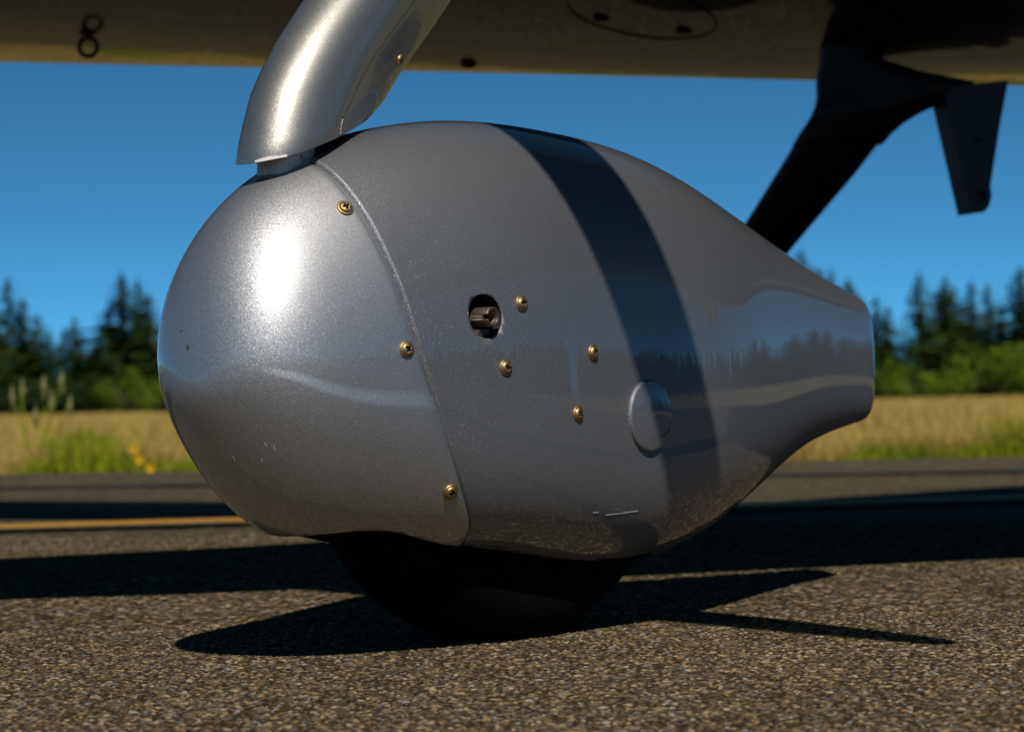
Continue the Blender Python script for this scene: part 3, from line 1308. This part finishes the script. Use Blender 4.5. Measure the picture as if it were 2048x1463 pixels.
def dry_sample(n):
    y = 5.62 + 24 * rng.random(n) ** 2.2
    x = rng.uniform(-1, 1, n) * (y * .235 + .4)
    clump = .6 + .4 * np.sin(x * 5 + 2 * np.sin(y * 3)) * np.sin(y * 4 + x)
    H = (.07 + .05 * rng.random(n)) * (.75 + .25 * clump) + .03
    return np.stack([x, y - .07 * x, np.full(n, -.055)], -1), H + .05 * (y - 5.6 > .5), .0022 + .0006 * (y - 5)


def green_sample(n):
    x = rng.uniform(-1.9, 1.9, n)
    y = edge_y(x) + .04 + .40 * rng.random(n) ** 1.5
    clump = np.clip(.5 + .5 * np.sin(x * 6.1 + 1.0) + .35 * np.sin(x * 17), .1, 1.3)
    H = (.03 + .055 * rng.random(n)) * clump + .045
    return np.stack([x, y, np.full(n, -.055)], -1), H, np.full(n, .0035)


blades('dry_grass', 90000, dry_sample, M['dry'])
blades('green_verge', 22000, green_sample, M['green'])


def bush_sample(cx, cy, rx, h):
    def f(n):
        r = rng.random(n) ** .6
        a = rng.uniform(0, 2 * np.pi, n)
        x, y = cx + rx * r * np.cos(a), cy + rx * r * np.sin(a)
        return np.stack([x, y, np.full(n, -.055)], -1), (h * (1 - .75 * r) * rng.uniform(.6, 1.05, n) + .06), np.full(n, .005)
    return f


blades('weed_clump', 500, bush_sample(-1.04, 5.80, .12, .135), M['green'], None, 'bright green weed clump at the foot of the tall seed stalks', 'weed')
blades('weed_clump', 350, bush_sample(1.10, 5.75, .12, .08), M['green'], None, 'low green weed clump on the verge right of the fairing tail', 'weed')


def flower(x, y, h, label):
    e = empty('yellow_flower', (x, y, -.055), label, 'flower', 'yellow flowers on the verge')
    v, f = cyl_between((x, y, -.055), (x + .004, y, h), .0018, .0014, 6)
    link('stem', mesh('stem', v, f, M['green']), e)
    V, F = [], []
    for k in range(14):
        a = 2 * math.pi * k / 14
        c, s = math.cos(a), math.sin(a)
        o = len(V)
        V += [(x + .004 + .002 * c, y - .002, h + .002 * s), (x + .004 + .008 * c - .003 * s, y - .006, h + .008 * s + .003 * c), (x + .004 + .0125 * c, y - .004, h + .0125 * s), (x + .004 + .008 * c + .003 * s, y - .006, h + .008 * s - .003 * c)]
        F.append((o, o + 1, o + 2, o + 3))
    link('petals', mesh('petals', V, F, M['petal'], False), e)


for (a, b, yy, lb) in ((297, 936, 5.56, 'lowest yellow flower of the three, nearest the asphalt'), (275, 918, 5.60, 'middle yellow flower of the three beside the nose of the fairing'), (264, 896, 5.66, 'faint topmost yellow flower of the three on the verge')):
    x, z = px(a, b, yy)
    flower(x, yy, max(z, -.02), lb)


def tall_weed():
    e = empty('tall_weed', (-1.16, 5.9, -.055), 'tall pale weed with feathery seed stalks standing at the left edge of the verge', 'weed')
    for (a, b) in ((45, 775), (88, 770), (103, 800), (124, 762), (24, 790), (72, 830), (140, 810)):
        x, z = px(a, b, 5.9)
        bx_ = -1.16 + random.uniform(-.03, .03)
        sv, sf = cyl_between((bx_, 5.9, -.05), (x, 5.9 + random.uniform(-.03, .03), z), .0028, .0016, 6)
        st = link('stalk', mesh('stalk', sv, sf, M['green']), e)
        V, F, o = [], [], 0
        for k in range(8):                      # a ragged spindle of a seed head
            t = k / 7
            for j in range(7):
                q = 2 * math.pi * j / 7
                r = .0060 * math.sin(math.pi * min(.97, t + .03)) * random.uniform(.4, 1.5) + .0008
                V.append((x + r * math.cos(q), 5.9 + r * math.sin(q), z - .035 + .06 * t))
        link('seed_head', mesh('seed_head', V, grid_faces(8, 7), M['seed'], False), st)


tall_weed()


# ------------------------------------------------------------------ trees
def conifer_mesh(seed, h, r, layers=46):
    q = random.Random(seed)
    V, F = [], []
    for i in range(layers):
        t = (i + q.uniform(-.3, .3)) / layers
        z = h * (.05 + .95 * t)
        rad = r * (1 - t) ** .85 * q.uniform(.7, 1.15) + .05 * r * (t < .97)
        nb = max(4, int(11 * (1 - t * .6)))
        for b in range(nb):
            a = q.uniform(0, 2 * math.pi)
            L = rad * q.uniform(.55, 1.1)
            droop = q.uniform(.12, .45) * L
            c, s = math.cos(a), math.sin(a)
            for k in range(3):
                f0, f1 = k / 3, (k + 1) / 3
                w0 = .20 * L * (1.15 - f0) + .06
                side = Vector((-s, c, q.uniform(-.7, .7))).normalized() * w0
                p0 = Vector((c * L * f0, s * L * f0, z - droop * f0 ** 1.5))
                p1 = Vector((c * L * f1, s * L * f1, z - droop * f1 ** 1.5 + q.uniform(-.1, .08)))
                o = len(V)
                V += [p0, p0.lerp(p1, .55) + side, p1, p0.lerp(p1, .55) - side - Vector((0, 0, .1))]
                F.append((o, o + 1, o + 2, o + 3))
    V.append(Vector((.0, 0, h * 1.03)))
    V += [Vector((.05 * r, 0, h * .93)), Vector((-.05 * r, .03 * r, h * .93))]
    F.append((len(V) - 3, len(V) - 2, len(V) - 1))
    return mesh('crown', V, F, M['conifer'], False)


def leafy_mesh(seed, n=1100):
    q = random.Random(seed)
    lobes = [(Vector((q.uniform(-.6, .6), q.uniform(-.5, .5), q.uniform(.25, .8))), q.uniform(.25, .45)) for _ in range(9)]
    V, F = [], []
    for i in range(n):
        c, r = q.choice(lobes)
        d = Vector((q.gauss(0, 1), q.gauss(0, 1), q.gauss(0, 1))).normalized()
        p = c + d * r * q.uniform(.6, 1.05)
        if p.z < .02:
            continue
        a = d.orthogonal().normalized() * q.uniform(.03, .07)
        b = d.cross(a).normalized() * q.uniform(.02, .05) + d * q.uniform(-.03, .03)
        o = len(V)
        V += [p - a, p + b, p + a, p - b]
        F.append((o, o + 1, o + 2, o + 3))
    return mesh('crown', V, F, M['shrub'], False)


CON = [conifer_mesh(s, 1.0 * 8, 1.0 * rr) for s, rr in ((1, 1.75), (2, 2.1), (3, 1.5), (4, 2.4), (5, 1.9))]
CON_LOW = [conifer_mesh(s, 8.0, 2.3, 15) for s in (21, 22, 23)]
LEAF = [leafy_mesh(s) for s in (11, 12, 13)]
tv, tf = cyl_between((0, 0, 0), (0, 0, 7.6), .17, .03, 8)
TRUNK = mesh('trunk', tv, tf, M['bark'])
bvs = []
for k in range(5):
    a = 2 * math.pi * k / 5
    bvs.append(cyl_between((0, 0, 0), (.4 * math.cos(a), .4 * math.sin(a), .6), .03, .01, 6))
STEMS = mesh('stems', *join(bvs), M['bark'])


def tree(x, y, h, wid, k, label):
    e = empty('conifer', (x, y, -.06), label, 'tree', 'conifers along the far side of the field')
    for nm, me in (('crown', CON[k]), ('trunk', TRUNK)):
        o = bpy.data.objects.new(nm, me)
        col.objects.link(o)
        o.parent = e
    e.scale = (2.1 * wid * h / 8, 2.1 * wid * h / 8, h / 8)
    e.rotation_euler.z = random.uniform(0, 6.28)


def shrub(x, y, h, wd, k, label):
    e = empty('shrub', (x, y, -.06), label, 'shrub', 'leafy shrubs in front of the conifers')
    for nm, me in (('crown', LEAF[k]), ('stems', STEMS)):
        o = bpy.data.objects.new(nm, me)
        col.objects.link(o)
        o.parent = e
    e.scale = (wd, wd, h)
    e.rotation_euler.z = random.uniform(0, 6.28)


TR = [(-15, 606, 112, 1.1, 'dark conifer cut by the left edge of the picture'),
      (45, 596, 118, .9, 'slim dark conifer, second from the left edge'),
      (98, 655, 110, 1.0, 'short conifer between the second and fourth tree from the left edge'),
      (148, 634, 114, .85, 'narrow pointed conifer just left of the tallest left-hand tree'),
      (200, 655, 108, 1.2, 'low broad conifer tucked under the tallest left-hand tree'),
      (243, 548, 116, 1.25, 'tallest broad dark conifer on the left side, left of the fairing nose'),
      (298, 588, 120, .95, 'dark conifer right beside the fairing nose, behind the tallest left tree'),
      (350, 640, 118, 1.0, 'conifer mostly hidden behind the nose of the fairing'),
      (1602, 498, 104, 1.0, 'dark conifer rising behind the foot of the black gear leg'),
      (1662, 536, 116, .8, 'slim conifer above the fairing tail, right of the black gear leg'),
      (1703, 566, 112, .9, 'small conifer tip just above the end of the fairing tail'),
      (1775, 612, 118, .9, 'short conifer touching the rear edge of the fairing tail'),
      (1838, 545, 112, 1.05, 'tall dark conifer, first full tree right of the fairing tail'),
      (1889, 552, 117, .9, 'narrow conifer, second full tree right of the fairing tail'),
      (1942, 560, 110, .95, 'dark conifer in the middle of the right-hand group'),
      (1975, 566, 119, .9, 'thin conifer squeezed into the right-hand group, fourth from the tail'),
      (2040, 532, 108, 1.2, 'big dark conifer at the right edge of the picture'),
      (2085, 520, 112, 1.2, 'conifer half outside the right edge of the picture')]
for i, (a, b, D, wd, lb) in enumerate(TR):
    x, z = px(a, b, D)
    tree(x, D, z + .06, wd, i % 5, lb)
SH = [(262, 730, 96, 1.0, 1.7, 'olive green shrub under the conifers left of the fairing nose'),
      (320, 752, 94, .9, 1.5, 'low green shrub hard against the fairing nose'),
      (1780, 712, 92, .9, 1.6, 'green shrub behind the end of the fairing tail'),
      (1850, 742, 88, .9, 1.9, 'low wide shrub right of the fairing tail'),
      (1925, 720, 92, .9, 1.8, 'green shrub in the middle of the right-hand thicket'),
      (1995, 678, 95, 1.0, 2.3, 'tallest bright green shrub in the right-hand thicket'),
      (2050, 705, 90, .9, 1.9, 'green shrub at the right edge of the picture')]
for i, (a, b, D, _, wd, lb) in enumerate(SH):
    x, z = px(a, b, D)
    shrub(x, D, (z + .06) / 1.1, wd, i % 3, lb)


def wood(name, spots, kk):
    """a far wood as one mass, made of the same conifer crowns"""
    V, F = [], []
    for x, y, h in spots:
        me = (CON_LOW[random.randrange(3)] if kk == 2 else CON[random.randrange(5)]) if kk else LEAF[random.randrange(3)]
        s, a = (h / 8, random.uniform(0, 6.28)) if kk else (h, random.uniform(0, 6.28))
        c, q = math.cos(a) * s, math.sin(a) * s
        o = len(V)
        for v in me.vertices:
            V.append((x + (v.co.x * c - v.co.y * q) * 1.9, y + (v.co.x * q + v.co.y * c) * 1.9, v.co.z * s - .06))
        F += [tuple(i + o for i in p.vertices) for p in me.polygons]
    return link(name, mesh(name, V, F, M['conifer' if kk else 'under'], False), kind='stuff')


wood('far_wood', [(-34 + 72 * i / 59 + random.uniform(-.6, .6), random.uniform(124, 134), random.choice((3.6, 4.4, 5.2, 6.0, 7.0)) * random.uniform(.9, 1.1)) for i in range(60)], True)
wood('undergrowth', [(-33 + 70 * i / 69 + random.uniform(-.5, .5), random.uniform(100, 106), random.choice((.7, 1.0, 1.5, 2.2)) * random.uniform(.85, 1.15)) for i in range(70)], False)
wood('wood_behind', [(125 * math.cos(t) + random.uniform(-5, 5), 125 * math.sin(t) + random.uniform(-8, 8), random.uniform(5.0, 7.5)) for t in [math.pi * (1.80 + .56 * i / 209) for i in range(210)]], True)
